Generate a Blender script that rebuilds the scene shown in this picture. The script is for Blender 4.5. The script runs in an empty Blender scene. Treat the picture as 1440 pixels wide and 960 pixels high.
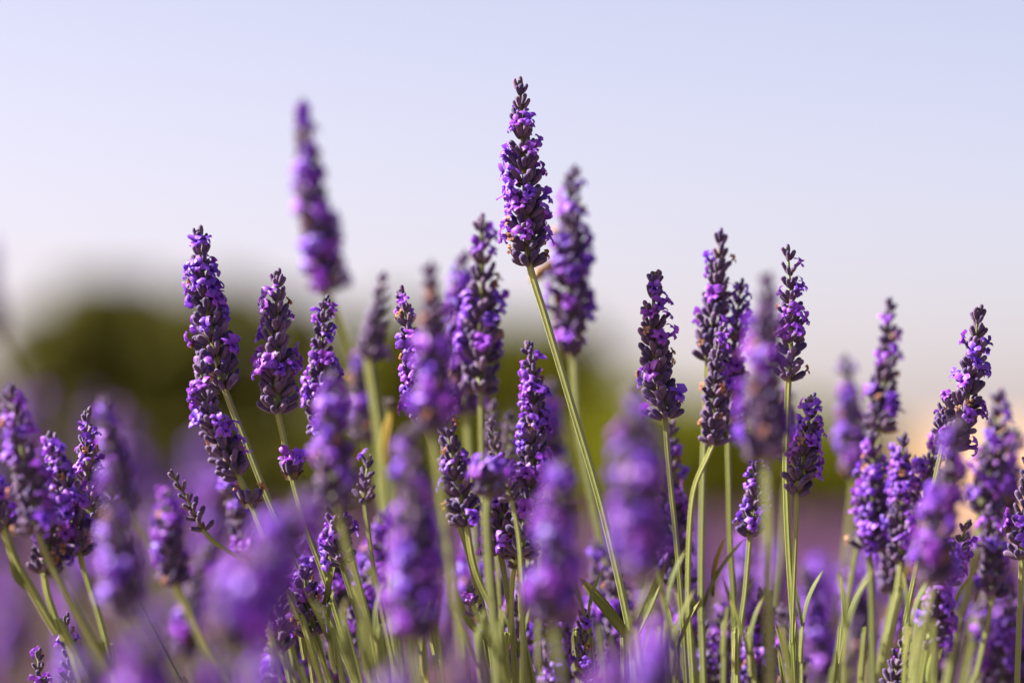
import bpy, math, random
from mathutils import Vector, Matrix, noise
R = math.radians
random.seed(11)
scene = bpy.context.scene
col = scene.collection

# ------------------------------------------------------------------ camera
CAM_Z = 0.63
FOCUS = 1.14
FPX = 5400.0                     # focal length in photo pixels (135 mm on 36 mm, 1440 px)
HORIZON = 722.0                  # photo row of the horizon
PITCH = math.atan((HORIZON - 480.0) / FPX)
cam_d = bpy.data.cameras.new('camera')
cam = bpy.data.objects.new('camera', cam_d)
col.objects.link(cam)
cam_d.sensor_width = 36.0
cam_d.lens = 135.0
cam_d.clip_start = 0.02
cam_d.clip_end = 6000.0
cam_d.dof.use_dof = True
cam_d.dof.focus_distance = FOCUS
cam_d.dof.aperture_fstop = 5.4
cam_d.dof.aperture_blades = 9
cam.location = (0, 0, CAM_Z)
cam.rotation_euler = (R(90) + PITCH, 0, 0)
scene.camera = cam
FWD = Vector((0, math.cos(PITCH), math.sin(PITCH)))
UP = Vector((0, -math.sin(PITCH), math.cos(PITCH)))
RIGHT = Vector((1, 0, 0))


def at(px, py, d):
    """photo pixel + distance along the optical axis -> world point"""
    return Vector((0, 0, CAM_Z)) + d * (FWD + RIGHT * ((px - 720.0) / FPX) + UP * ((480.0 - py) / FPX))


# ------------------------------------------------------------------ light
SUN_EL, SUN_AZ = 40.0, -85.0     # azimuth from +Y (view direction), negative = left
world = bpy.data.worlds.new('World')
scene.world = world
world.use_nodes = True
wn = world.node_tree.nodes
wl = world.node_tree.links
wn.clear()
wo = wn.new('ShaderNodeOutputWorld')
bg = wn.new('ShaderNodeBackground')
sky = wn.new('ShaderNodeTexSky')
sky.sky_type = 'NISHITA'
sky.sun_disc = False
sky.sun_elevation = R(SUN_EL)
sky.sun_rotation = R(SUN_AZ)
sky.altitude = 300
sky.air_density = 0.5
sky.dust_density = 2.7
sky.ozone_density = 1.0
tint = wn.new('ShaderNodeMix')
tint.data_type = 'RGBA'
tint.blend_type = 'MULTIPLY'
tint.inputs[0].default_value = 1.0
tint.inputs[7].default_value = (1.30, 0.985, 0.862, 1)
bg.inputs['Strength'].default_value = 0.065
wl.new(sky.outputs[0], tint.inputs[6])
wl.new(tint.outputs[2], bg.inputs[0])
wl.new(bg.outputs[0], wo.inputs[0])

sun_d = bpy.data.lights.new('sun', 'SUN')
sun_d.energy = 5.0
sun_d.angle = R(0.5)
sun_d.color = (1.0, 0.92, 0.83)
sun = bpy.data.objects.new('sun', sun_d)
col.objects.link(sun)
sdir = Vector((math.sin(R(SUN_AZ)) * math.cos(R(SUN_EL)), math.cos(R(SUN_AZ)) * math.cos(R(SUN_EL)), math.sin(R(SUN_EL))))
sun.rotation_euler = (-sdir).to_track_quat('-Z', 'Y').to_euler()
sun.location = (-3, -1, 4)

scene.view_settings.view_transform = 'Standard'
scene.view_settings.look = 'None'
scene.view_settings.exposure = 2.12
scene.view_settings.gamma = 1.0
scene.view_settings.use_curve_mapping = False
scene.render.engine = 'CYCLES'
scene.cycles.use_denoising = True
scene.cycles.max_bounces = 8
scene.cycles.transparent_max_bounces = 8
scene.cycles.sample_clamp_indirect = 6.0


# ------------------------------------------------------------------ materials
def newmat(name):
    m = bpy.data.materials.new(name)
    m.use_nodes = True
    nt = m.node_tree
    nt.nodes.clear()
    out = nt.nodes.new('ShaderNodeOutputMaterial')
    return m, nt, out


def node(nt, kind, **kw):
    n = nt.nodes.new(kind)
    for k, v in kw.items():
        setattr(n, k, v)
    return n


def ramp(nt, stops):
    r = nt.nodes.new('ShaderNodeValToRGB')
    e = r.color_ramp.elements
    e[0].position, e[0].color = stops[0][0], (*stops[0][1], 1)
    e[1].position, e[1].color = stops[-1][0], (*stops[-1][1], 1)
    for p, c in stops[1:-1]:
        x = e.new(p)
        x.color = (*c, 1)
    return r


def rnd_value(nt):
    """random per loose piece: object random + per-piece attribute"""
    oi = node(nt, 'ShaderNodeObjectInfo')
    at_ = node(nt, 'ShaderNodeAttribute', attribute_name='rnd')
    ad = node(nt, 'ShaderNodeMath', operation='ADD')
    fr = node(nt, 'ShaderNodeMath', operation='FRACT')
    nt.links.new(oi.outputs['Random'], ad.inputs[0])
    nt.links.new(at_.outputs['Fac'], ad.inputs[1])
    nt.links.new(ad.outputs[0], fr.inputs[0])
    return fr.outputs[0]


def mixrgb(nt, a, b, fac, mode='MIX'):
    m = node(nt, 'ShaderNodeMix', data_type='RGBA', blend_type=mode)
    for sock, v in ((m.inputs[0], fac), (m.inputs[6], a), (m.inputs[7], b)):
        if hasattr(v, 'is_linked'):
            nt.links.new(v, sock)
        elif isinstance(v, tuple):
            sock.default_value = (*v, 1)
        else:
            sock.default_value = v
    return m.outputs[2]


def mat_piece(name, stops, alt, alt_fac, rough, sheen=0.0, transl=0.0, transl_tint=(1, 1, 1), nscale=900.0, bump=0.15, spec=0.3):
    """colour runs along the piece (attribute t), every piece a little different"""
    m, nt, out = newmat(name)
    L = nt.links.new
    ta = node(nt, 'ShaderNodeAttribute', attribute_name='t')
    tc = node(nt, 'ShaderNodeTexCoord')
    nz = node(nt, 'ShaderNodeTexNoise')
    nz.inputs['Scale'].default_value = nscale
    nz.inputs['Detail'].default_value = 3.0
    L(tc.outputs['Object'], nz.inputs['Vector'])
    rp = ramp(nt, stops)
    wob = node(nt, 'ShaderNodeMath', operation='MULTIPLY_ADD')
    wob.inputs[1].default_value = 0.35
    L(nz.outputs['Fac'], wob.inputs[0])
    sub = node(nt, 'ShaderNodeMath', operation='SUBTRACT')
    L(ta.outputs['Fac'], sub.inputs[0])
    sub.inputs[1].default_value = 0.175
    L(sub.outputs[0], wob.inputs[2])
    L(wob.outputs[0], rp.inputs['Fac'])
    rv = rnd_value(nt)
    rs = node(nt, 'ShaderNodeMapRange')
    rs.inputs['From Min'].default_value = 0.25
    rs.inputs['From Max'].default_value = 1.0
    rs.inputs['To Max'].default_value = alt_fac
    L(rv, rs.inputs['Value'])
    c = mixrgb(nt, rp.outputs['Color'], alt, rs.outputs[0])
    # lightness scatter
    hs = node(nt, 'ShaderNodeHueSaturation')
    mr = node(nt, 'ShaderNodeMapRange')
    mr.inputs['To Min'].default_value = 0.75
    mr.inputs['To Max'].default_value = 1.25
    f7 = node(nt, 'ShaderNodeMath', operation='MULTIPLY')
    f7.inputs[1].default_value = 7.31
    ff = node(nt, 'ShaderNodeMath', operation='FRACT')
    L(rv, f7.inputs[0])
    L(f7.outputs[0], ff.inputs[0])
    L(ff.outputs[0], mr.inputs['Value'])
    L(mr.outputs[0], hs.inputs['Value'])
    hm = node(nt, 'ShaderNodeMapRange')
    hm.inputs['To Min'].default_value = 0.485
    hm.inputs['To Max'].default_value = 0.515
    L(rv, hm.inputs['Value'])
    L(hm.outputs[0], hs.inputs['Hue'])
    L(c, hs.inputs['Color'])
    p = node(nt, 'ShaderNodeBsdfPrincipled')
    L(hs.outputs[0], p.inputs['Base Color'])
    p.inputs['Roughness'].default_value = rough
    p.inputs['Specular IOR Level'].default_value = spec
    p.inputs['Sheen Weight'].default_value = sheen
    p.inputs['Sheen Roughness'].default_value = 0.4
    p.inputs['Sheen Tint'].default_value = (0.85, 0.75, 0.95, 1)
    if bump:
        b = node(nt, 'ShaderNodeBump')
        b.inputs['Strength'].default_value = bump
        b.inputs['Distance'].default_value = 0.0004
        L(nz.outputs['Fac'], b.inputs['Height'])
        L(b.outputs[0], p.inputs['Normal'])
    last = p.outputs[0]
    if transl:
        tr = node(nt, 'ShaderNodeBsdfTranslucent')
        L(mixrgb(nt, hs.outputs[0], transl_tint, 1.0, 'MULTIPLY'), tr.inputs['Color'])
        mx = node(nt, 'ShaderNodeMixShader')
        mx.inputs[0].default_value = transl
        L(last, mx.inputs[1])
        L(tr.outputs[0], mx.inputs[2])
        last = mx.outputs[0]
    L(last, out.inputs['Surface'])
    return m


M_CALYX = mat_piece('calyx_violet_grey',
                    [(0.0, (0.080, 0.070, 0.048)), (0.22, (0.066, 0.040, 0.094)), (0.6, (0.060, 0.030, 0.112)), (0.85, (0.033, 0.014, 0.080)), (1.0, (0.056, 0.022, 0.128))],
                    (0.150, 0.095, 0.168), 0.6, 0.6, sheen=0.3, nscale=1500, bump=0.35)
M_COROLLA = mat_piece('corolla_violet',
                      [(0.0, (0.064, 0.014, 0.195)), (0.35, (0.120, 0.029, 0.370)), (0.75, (0.185, 0.052, 0.490)), (1.0, (0.230, 0.078, 0.540))],
                      (0.210, 0.048, 0.395), 0.6, 0.45, sheen=0.05, transl=0.28, transl_tint=(1.3, 1.0, 1.25), nscale=700, bump=0.12)
M_WITHER = mat_piece('withered_brown', [(0.0, (0.136, 0.056, 0.031)), (1.0, (0.298, 0.136, 0.068))],
                     (0.310, 0.186, 0.124), 0.5, 0.7, transl=0.2, nscale=900)
M_BRACT = mat_piece('bract_brown', [(0.0, (0.087, 0.074, 0.031)), (1.0, (0.124, 0.068, 0.037))],
                    (0.099, 0.043, 0.056), 0.5, 0.7, nscale=900)
M_STEM = mat_piece('stem_green', [(0.0, (0.185, 0.20, 0.060)), (0.35, (0.160, 0.19, 0.045)), (0.7, (0.13, 0.165, 0.035)), (1.0, (0.085, 0.115, 0.028))],
                   (0.20, 0.19, 0.085), 0.5, 0.5, sheen=0.1, nscale=350, bump=0.3)
M_LEAF = mat_piece('leaf_green', [(0.0, (0.12, 0.145, 0.04)), (0.6, (0.145, 0.18, 0.045)), (1.0, (0.22, 0.21, 0.05))],
                   (0.124, 0.143, 0.062), 0.5, 0.6, transl=0.3, transl_tint=(1.1, 1.2, 0.6), nscale=300, bump=0.2)
M_YELLOW = mat_piece('leaf_yellowed', [(0.0, (0.136, 0.124, 0.025)), (1.0, (0.285, 0.223, 0.019))],
                     (0.273, 0.186, 0.031), 0.4, 0.6, transl=0.35, nscale=300, bump=0.2)


def mat_simple(name, a, b, scale, rough=0.9, transl=0.0):
    m, nt, out = newmat(name)
    L = nt.links.new
    tc = node(nt, 'ShaderNodeTexCoord')
    nz = node(nt, 'ShaderNodeTexNoise')
    nz.inputs['Scale'].default_value = scale
    nz.inputs['Detail'].default_value = 6
    L(tc.outputs['Object'], nz.inputs['Vector'])
    rp = ramp(nt, [(0.32, a), (0.68, b)])
    L(nz.outputs['Fac'], rp.inputs['Fac'])
    p = node(nt, 'ShaderNodeBsdfPrincipled')
    p.inputs['Roughness'].default_value = rough
    p.inputs['Specular IOR Level'].default_value = 0.2
    L(rp.outputs[0], p.inputs['Base Color'])
    bp = node(nt, 'ShaderNodeBump')
    bp.inputs['Strength'].default_value = 0.4
    L(nz.outputs['Fac'], bp.inputs['Height'])
    L(bp.outputs[0], p.inputs['Normal'])
    last = p.outputs[0]
    if transl:
        tr = node(nt, 'ShaderNodeBsdfTranslucent')
        L(rp.outputs[0], tr.inputs['Color'])
        mx = node(nt, 'ShaderNodeMixShader')
        mx.inputs[0].default_value = transl
        L(last, mx.inputs[1])
        L(tr.outputs[0], mx.inputs[2])
        last = mx.outputs[0]
    L(last, out.inputs['Surface'])
    return m


M_SOIL = mat_simple('soil', (0.099, 0.062, 0.040), (0.186, 0.130, 0.087), 3.0)
M_DRY = mat_simple('dry_grass', (0.23, 0.145, 0.07), (0.32, 0.21, 0.11), 0.08)
M_BARK = mat_simple('bark', (0.037, 0.028, 0.019), (0.087, 0.062, 0.043), 6.0)
M_FOL_DARK = mat_simple('foliage_dark', (0.070, 0.073, 0.009), (0.125, 0.122, 0.016), 0.5, transl=0.25)
M_FOL_OLIVE = mat_simple('foliage_olive', (0.11, 0.12, 0.007), (0.17, 0.175, 0.012), 0.5, transl=0.25)
M_FOL_BRIGHT = mat_simple('foliage_bright', (0.16, 0.18, 0.007), (0.23, 0.25, 0.012), 0.5, transl=0.3)
M_FIELD = mat_simple('far_flowers', (0.099, 0.043, 0.118), (0.167, 0.077, 0.180), 1.2, transl=0.15)
M_FIELD_GREEN = mat_simple('far_stalks', (0.062, 0.068, 0.031), (0.118, 0.112, 0.056), 2.0, transl=0.15)


# ------------------------------------------------------------------ mesh helpers
class MB:
    """mesh builder with per-vertex t / rnd and per-face material"""
    def __init__(self):
        self.v, self.f, self.t, self.r, self.m = [], [], [], [], []

    def add(self, verts, faces, ts, rnd=0.0, mi=0, M=None):
        o = len(self.v)
        self.v += [tuple(M @ Vector(p)) for p in verts] if M is not None else [tuple(p) for p in verts]
        self.f += [tuple(i + o for i in f) for f in faces]
        self.t += ts
        self.r += [rnd] * len(verts)
        self.m += [mi] * len(faces)

    def mesh(self, name, mats, smooth=True):
        me = bpy.data.meshes.new(name)
        me.from_pydata(self.v, [], self.f)
        for m in mats:
            me.materials.append(m)
        a = me.attributes.new('t', 'FLOAT', 'POINT')
        a.data.foreach_set('value', self.t)
        a = me.attributes.new('rnd', 'FLOAT', 'POINT')
        a.data.foreach_set('value', self.r)
        me.polygons.foreach_set('material_index', self.m)
        if smooth:
            me.polygons.foreach_set('use_smooth', [True] * len(self.f))
        me.update()
        return me

    def build(self, name, mats, parent=None, smooth=True):
        return link(name, self.mesh(name, mats, smooth), parent)


def link(name, data, parent=None):
    o = bpy.data.objects.new(name, data)
    col.objects.link(o)
    if parent is not None:
        o.parent = parent
    return o


def tag(o, label, cat, group=None):
    o['label'] = label
    o['category'] = cat
    if group:
        o['group'] = group


def frame_matrix(p, z, yhint, s=1.0):
    z = z.normalized()
    y = yhint - z * yhint.dot(z)
    if y.length < 1e-6:
        y = z.orthogonal()
    y.normalize()
    x = y.cross(z)
    m = Matrix(((x.x, y.x, z.x), (x.y, y.y, z.y), (x.z, y.z, z.z))).to_4x4()
    return Matrix.Translation(p) @ m @ Matrix.Diagonal((s, s, s, 1))


def catmull(pts, n):
    P = [pts[0] * 2 - pts[1]] + pts + [pts[-1] * 2 - pts[-2]]
    out = []
    for i in range(1, len(P) - 2):
        a, b, c, d = P[i - 1], P[i], P[i + 1], P[i + 2]
        for k in range(n):
            u = k / n
            out.append(0.5 * ((2 * b) + (c - a) * u + (2 * a - 5 * b + 4 * c - d) * u * u + (3 * b - a - 3 * c + d) * u ** 3))
    out.append(pts[-1])
    return out


def sweep(mb, pts, rad, section, mi=0, t0=0.0, t1=1.0, rnd=0.0):
    """sweep a closed section (list of angle, scale) along pts with radius function rad(u)"""
    n, k = len(pts), len(section)
    ref = Vector((1, 0.35, 0))
    V, F, T = [], [], []
    for i, p in enumerate(pts):
        d = (pts[min(i + 1, n - 1)] - pts[max(i - 1, 0)]).normalized()
        x = (ref - d * ref.dot(d)).normalized()
        y = d.cross(x)
        u = i / (n - 1)
        r = rad(u)
        for a, s in section:
            V.append(p + (x * math.cos(a) + y * math.sin(a)) * r * s)
            T.append(t0 + (t1 - t0) * u)
    for i in range(n - 1):
        for j in range(k):
            F.append((i * k + j, i * k + (j + 1) % k, (i + 1) * k + (j + 1) % k, (i + 1) * k + j))
    F.append(tuple(range(k)))
    F.append(tuple((n - 1) * k + j for j in reversed(range(k))))
    mb.add(V, F, T, rnd, mi)


# square lavender stalk with four raised corners
SQUARE = []
for q in range(4):
    SQUARE += [(math.pi / 2 * q - 0.16, 1.08), (math.pi / 2 * q + 0.16, 1.08), (math.pi / 2 * q + math.pi / 4, 0.78)]
ROUND6 = [(math.pi / 3 * q, 1.0) for q in range(6)]


# ------------------------------------------------------------------ flower pieces (unit: length 1 along +Z)
def calyx_data(sides, prof, bend, rng):
    V, F, T = [], [], []
    for i, (z, r) in enumerate(prof):
        for j in range(sides):
            a = 2 * math.pi * j / sides
            rib = 1.0 + (0.14 if j % 2 == 0 else -0.12) * min(1, (1.02 - z) * 3)
            V.append((r * rib * math.cos(a), r * rib * math.sin(a) + bend * z * z, z))
            T.append(z)
    n = len(prof)
    for i in range(n - 1):
        for j in range(sides):
            F.append((i * sides + j, i * sides + (j + 1) % sides, (i + 1) * sides + (j + 1) % sides, (i + 1) * sides + j))
    F.append(tuple((n - 1) * sides + j for j in range(sides)))
    F.append(tuple(reversed(range(sides))))
    return V, F, T


PROF = [(0.0, 0.07), (0.1, 0.13), (0.3, 0.19), (0.55, 0.21), (0.78, 0.205), (0.90, 0.185), (0.95, 0.12), (1.0, 0.05)]
PROF_LOW = [(0.0, 0.08), (0.3, 0.20), (0.75, 0.205), (1.0, 0.07)]
_rng = random.Random(3)
CALYX_HI = [calyx_data(10, [(z, r * k) for z, r in PROF], b, _rng) for k, b in ((0.86, 0.10), (0.94, 0.05), (0.78, 0.16), (0.9, -0.02))]
CALYX_LO = [calyx_data(6, PROF_LOW, b, _rng) for b in (0.1, 0.03)]


def petal(V, F, T, base, out, side, up, length, width, curl, rng, nu=4, nv=3):
    o = len(V)
    wob = rng.uniform(-0.3, 0.3)
    cup = rng.uniform(-0.35, 0.3)
    fold = rng.uniform(0.5, 2.5)
    for i in range(nu + 1):
        u = i / nu
        w = width * (0.40 + 0.80 * math.sin(math.pi * (0.05 + 0.62 * u)) ** 1.2)
        for j in range(nv + 1):
            s = j / nv * 2 - 1
            p = base + out * (length * math.sin(u * curl) / curl) - up * (length * (1 - math.cos(u * curl)) / curl)
            p = p + side * (0.5 * w * s) + up * ((cup * s * s + wob * s) * length * u + rng.uniform(-0.08, 0.08) * length * u + 0.07 * length * u * math.sin(s * 2.6 * fold + u * 4))
            p = p - out * (0.32 * length * s * s * u * u) + out * (rng.uniform(-0.05, 0.05) * length * u)
            V.append(tuple(p))
            T.append(0.35 + 0.65 * u)
    for i in range(nu):
        for j in range(nv):
            a = o + i * (nv + 1) + j
            F.append((a, a + 1, a + nv + 2, a + nv + 1))


def corolla_data(rng, nu=4, nv=3, sides=7):
    """two-lipped flower: narrow tube, two broad upper lobes, three small lower ones; +Z forward, +Y up"""
    V, F, T = [], [], []
    rings = [(-0.15, 0.13), (0.12, 0.14), (0.32, 0.17), (0.42, 0.20)]
    sq = rng.uniform(0.7, 0.95)
    for z, r in rings:
        for j in range(sides):
            a = 2 * math.pi * j / sides
            V.append((r * math.cos(a) * (sq if z > 0.3 else 1), r * math.sin(a) + 0.10 * z * z, z))
            T.append(max(0.0, z + 0.1) * 0.6)
    for i in range(len(rings) - 1):
        for j in range(sides):
            F.append((i * sides + j, i * sides + (j + 1) % sides, (i + 1) * sides + (j + 1) % sides, (i + 1) * sides + j))
    up_t, lo_t = rng.uniform(25, 60), rng.uniform(45, 95)
    for ang, ln, wd, tl in ((90 + 36, 0.66, 0.52, up_t), (90 - 36, 0.66, 0.52, up_t), (-90, 0.48, 0.36, lo_t), (-90 + 62, 0.42, 0.34, lo_t), (-90 - 62, 0.42, 0.34, lo_t)):
        ang += rng.uniform(-12, 12)
        a = R(ang)
        rad = Vector((math.cos(a), math.sin(a), 0))
        fwd = Vector((0, 0, 1))
        tilt = R(tl + rng.uniform(-20, 20))
        out = (fwd * math.cos(tilt) + rad * math.sin(tilt)).normalized()
        side = rad.cross(fwd).normalized()
        up = side.cross(out).normalized()
        if up.dot(fwd) < 0:
            up = -up
        petal(V, F, T, rad * 0.16 + fwd * 0.40, out, side, up, ln * rng.uniform(0.8, 1.2), wd * rng.uniform(0.85, 1.2), rng.uniform(0.5, 2.0), rng, nu, nv)
    return V, F, T


def wither_data(rng):
    V, F, T = corolla_data(rng, 2, 2, 5)
    V = [(x * 0.6 + rng.uniform(-.05, .05), y * 0.55 + rng.uniform(-.05, .05), z * 0.75 + rng.uniform(-.06, .06)) for x, y, z in V]
    return V, F, T


COROLLA_HI = [corolla_data(_rng, 4, 4) for _ in range(14)]
COROLLA_LO = [corolla_data(_rng, 2, 2, 5) for _ in range(4)]
WITHER = [wither_data(_rng) for _ in range(3)]


def shared(data_list, name, mat):
    res = []
    for d in data_list:
        b = MB()
        b.add(*d)
        res.append(b.mesh(name, [mat]))
    return res


ME_CALYX = shared(CALYX_HI, 'calyx', M_CALYX)
ME_COROLLA = shared(COROLLA_HI, 'corolla', M_COROLLA)
ME_WITHER = shared(WITHER, 'withered_corolla', M_WITHER)


def bract_data():
    V, F, T = [], [], []
    nu, nv = 3, 2
    for i in range(nu + 1):
        u = i / nu
        w = 0.62 * math.sin(math.pi * (0.18 + 0.8 * u)) + 0.02
        for j in range(nv + 1):
            s = j / nv * 2 - 1
            V.append((0.5 * w * s, -0.18 * math.sin(u * 2.2) + 0.12 * s * s, u))
            T.append(u)
    for i in range(nu):
        for j in range(nv):
            a = i * (nv + 1) + j
            F.append((a, a + 1, a + nv + 2, a + nv + 1))
    return V, F, T


BRACT = bract_data()


def leaf_mb(base, tip, width, bow, origin, rnd=0.0, mi=0, mb=None):
    """narrow lavender leaf, folded along the midrib, with thickness"""
    mb = mb or MB()
    d = tip - base
    ln = d.length
    z = d.normalized()
    view = Vector((-0.55, -0.8, 0.3))
    y = (view - z * view.dot(z)).normalized()
    x = y.cross(z)
    n = 9
    V, F, T = [], [], []
    for i in range(n + 1):
        u = i / n
        w = width * (0.30 + 0.70 * math.sin(math.pi * min(1, 0.12 + 0.80 * u)) ** 0.8) * (1.0 if u < 0.85 else max(0.12, (1 - u) / 0.15))
        c = base + z * (ln * u) + x * (bow * ln * math.sin(math.pi * u)) + y * (0.05 * ln * math.sin(math.pi * u))
        th = 0.10 * width
        for s, dy in ((-0.5, 0.14), (-0.2, 0.02), (0, -0.06), (0.2, 0.02), (0.5, 0.14)):
            V.append(c + x * (w * s) + y * (w * dy) - origin)
            T.append(u)
        for s, dy in ((0.3, -0.08), (0, -0.22), (-0.3, -0.08)):
            V.append(c + x * (w * s) + y * (w * dy - th) - origin)
            T.append(u)
    k = 8
    for i in range(n):
        for j in range(k):
            F.append((i * k + j, i * k + (j + 1) % k, (i + 1) * k + (j + 1) % k, (i + 1) * k + j))
    F.append(tuple(range(k)))
    F.append(tuple(n * k + j for j in reversed(range(k))))
    mb.add(V, F, T, rnd, mi)
    return mb


# ------------------------------------------------------------------ a lavender sprig
def spike_pieces(axis, radius, rng, bloom, bud=False, wscale=1.0, dense=1.0):
    """axis: function u(0 tip..1 base) -> point. returns list of (kind, point, direction, up, size, rnd)"""
    out = []
    L = sum((axis((i + 1) / 12) - axis(i / 12)).length for i in range(12))
    size = 0.0044 * (radius / 0.0068) ** 0.38
    step = size * 0.98
    nw = max(2, int(round(L / step)))
    skip_until = -1
    up0 = (axis(0) - axis(0.1)).normalized()
    # crowning buds
    for q in range(3 if not bud else 2):
        a = q * 2.1 + rng.uniform(0, 1)
        side = Vector((math.cos(a), math.sin(a), 0)) * rng.uniform(0.12, 0.3)
        out.append(('calyx', axis(0.0) - up0 * size * (0.75 + 0.28 * q) + side * size * 0.35, (up0 + side).normalized(), up0, size * rng.uniform(0.72, 0.92), rng.random()))
    phase = rng.uniform(0, 6)
    wb = []
    for i in range(nw):
        wb.append(max(0.0, min(1.0, rng.gauss(bloom * 0.95, 0.30 if dense == 1.0 else 0.17))))
    for i in range(nw):
        u = min(1.0, (i + 1.0) / nw)
        p = axis(u)
        up = (axis(max(0, u - 0.06)) - axis(min(1, u + 0.0001))).normalized()
        prof = min(1.0, 0.26 + 0.95 * (u ** 0.82)) * (1.0 if u < 0.8 else 1.0 - 0.10 * (u - 0.8) / 0.2)
        prof *= rng.uniform(0.9, 1.1)
        r = radius * prof
        k = 3 + int(round(9.5 * min(1, u * 1.6) * min(1.0, (radius / 0.0066))))
        k = int(k * dense)
        if bud:
            k = max(3, k - 2)
        x = up.orthogonal().normalized()
        y = up.cross(x)
        phase += rng.uniform(0.3, 0.9)
        cl = size * (0.74 + 0.42 * min(1, u * 1.25))
        # bracts
        for q in range(4 if u > 0.25 else 2):
            a = phase + q * math.pi / 2 + rng.uniform(-0.3, 0.3)
            d = (x * math.cos(a) + y * math.sin(a))
            out.append(('bract', p - up * cl * 0.12 + d * r * 0.10, (d * 0.75 + up * 0.75), up, cl * 0.62, rng.random()))
        blooms = wb[i] if u > 0.13 else 0.0
        if u > 0.93:
            blooms *= 0.35
        ph2 = rng.uniform(0, 6.28)
        for q in range(k):
            tier = q % 3 * 0.6
            a = phase + 2 * math.pi * q / k + rng.uniform(-0.22, 0.22)
            d = x * math.cos(a) + y * math.sin(a)
            spread = (0.42 + 0.42 * min(1, u * 1.2) + 0.16 * (1 - tier)) * rng.uniform(0.8, 1.2) * wscale
            if u > 0.9:
                spread *= 1.12
            dr = (up * math.cos(spread) + d * math.sin(spread)).normalized()
            root = p + d * r * (0.20 + 0.05 * tier) + up * cl * (0.30 * tier + rng.uniform(-0.08, 0.08)) - up * cl * 0.25
            sz = cl * rng.uniform(0.84, 1.12)
            rr = rng.random()
            out.append(('calyx', root, dr, up, sz, rr))
            pb = blooms * (0.65 + 0.5 * math.cos(a - ph2))
            if rng.random() < pb:
                fd = (dr + d * 0.42 * rng.uniform(0.4, 1.3) + Vector((rng.uniform(-.15, .15), rng.uniform(-.15, .15), rng.uniform(-.15, .15)))).normalized()
                out.append(('corolla', root + dr * sz * 0.90, fd, up, size * rng.uniform(0.82, 1.08) * (0.84 + 0.28 * u), rng.random()))
            elif rng.random() < 0.07 and u > 0.25 and not bud:
                out.append(('wither', root + dr * sz * 0.92, dr, up, size * rng.uniform(0.7, 1.0), rng.random()))
    return out, size


N_DETAIL = [0]


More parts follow.
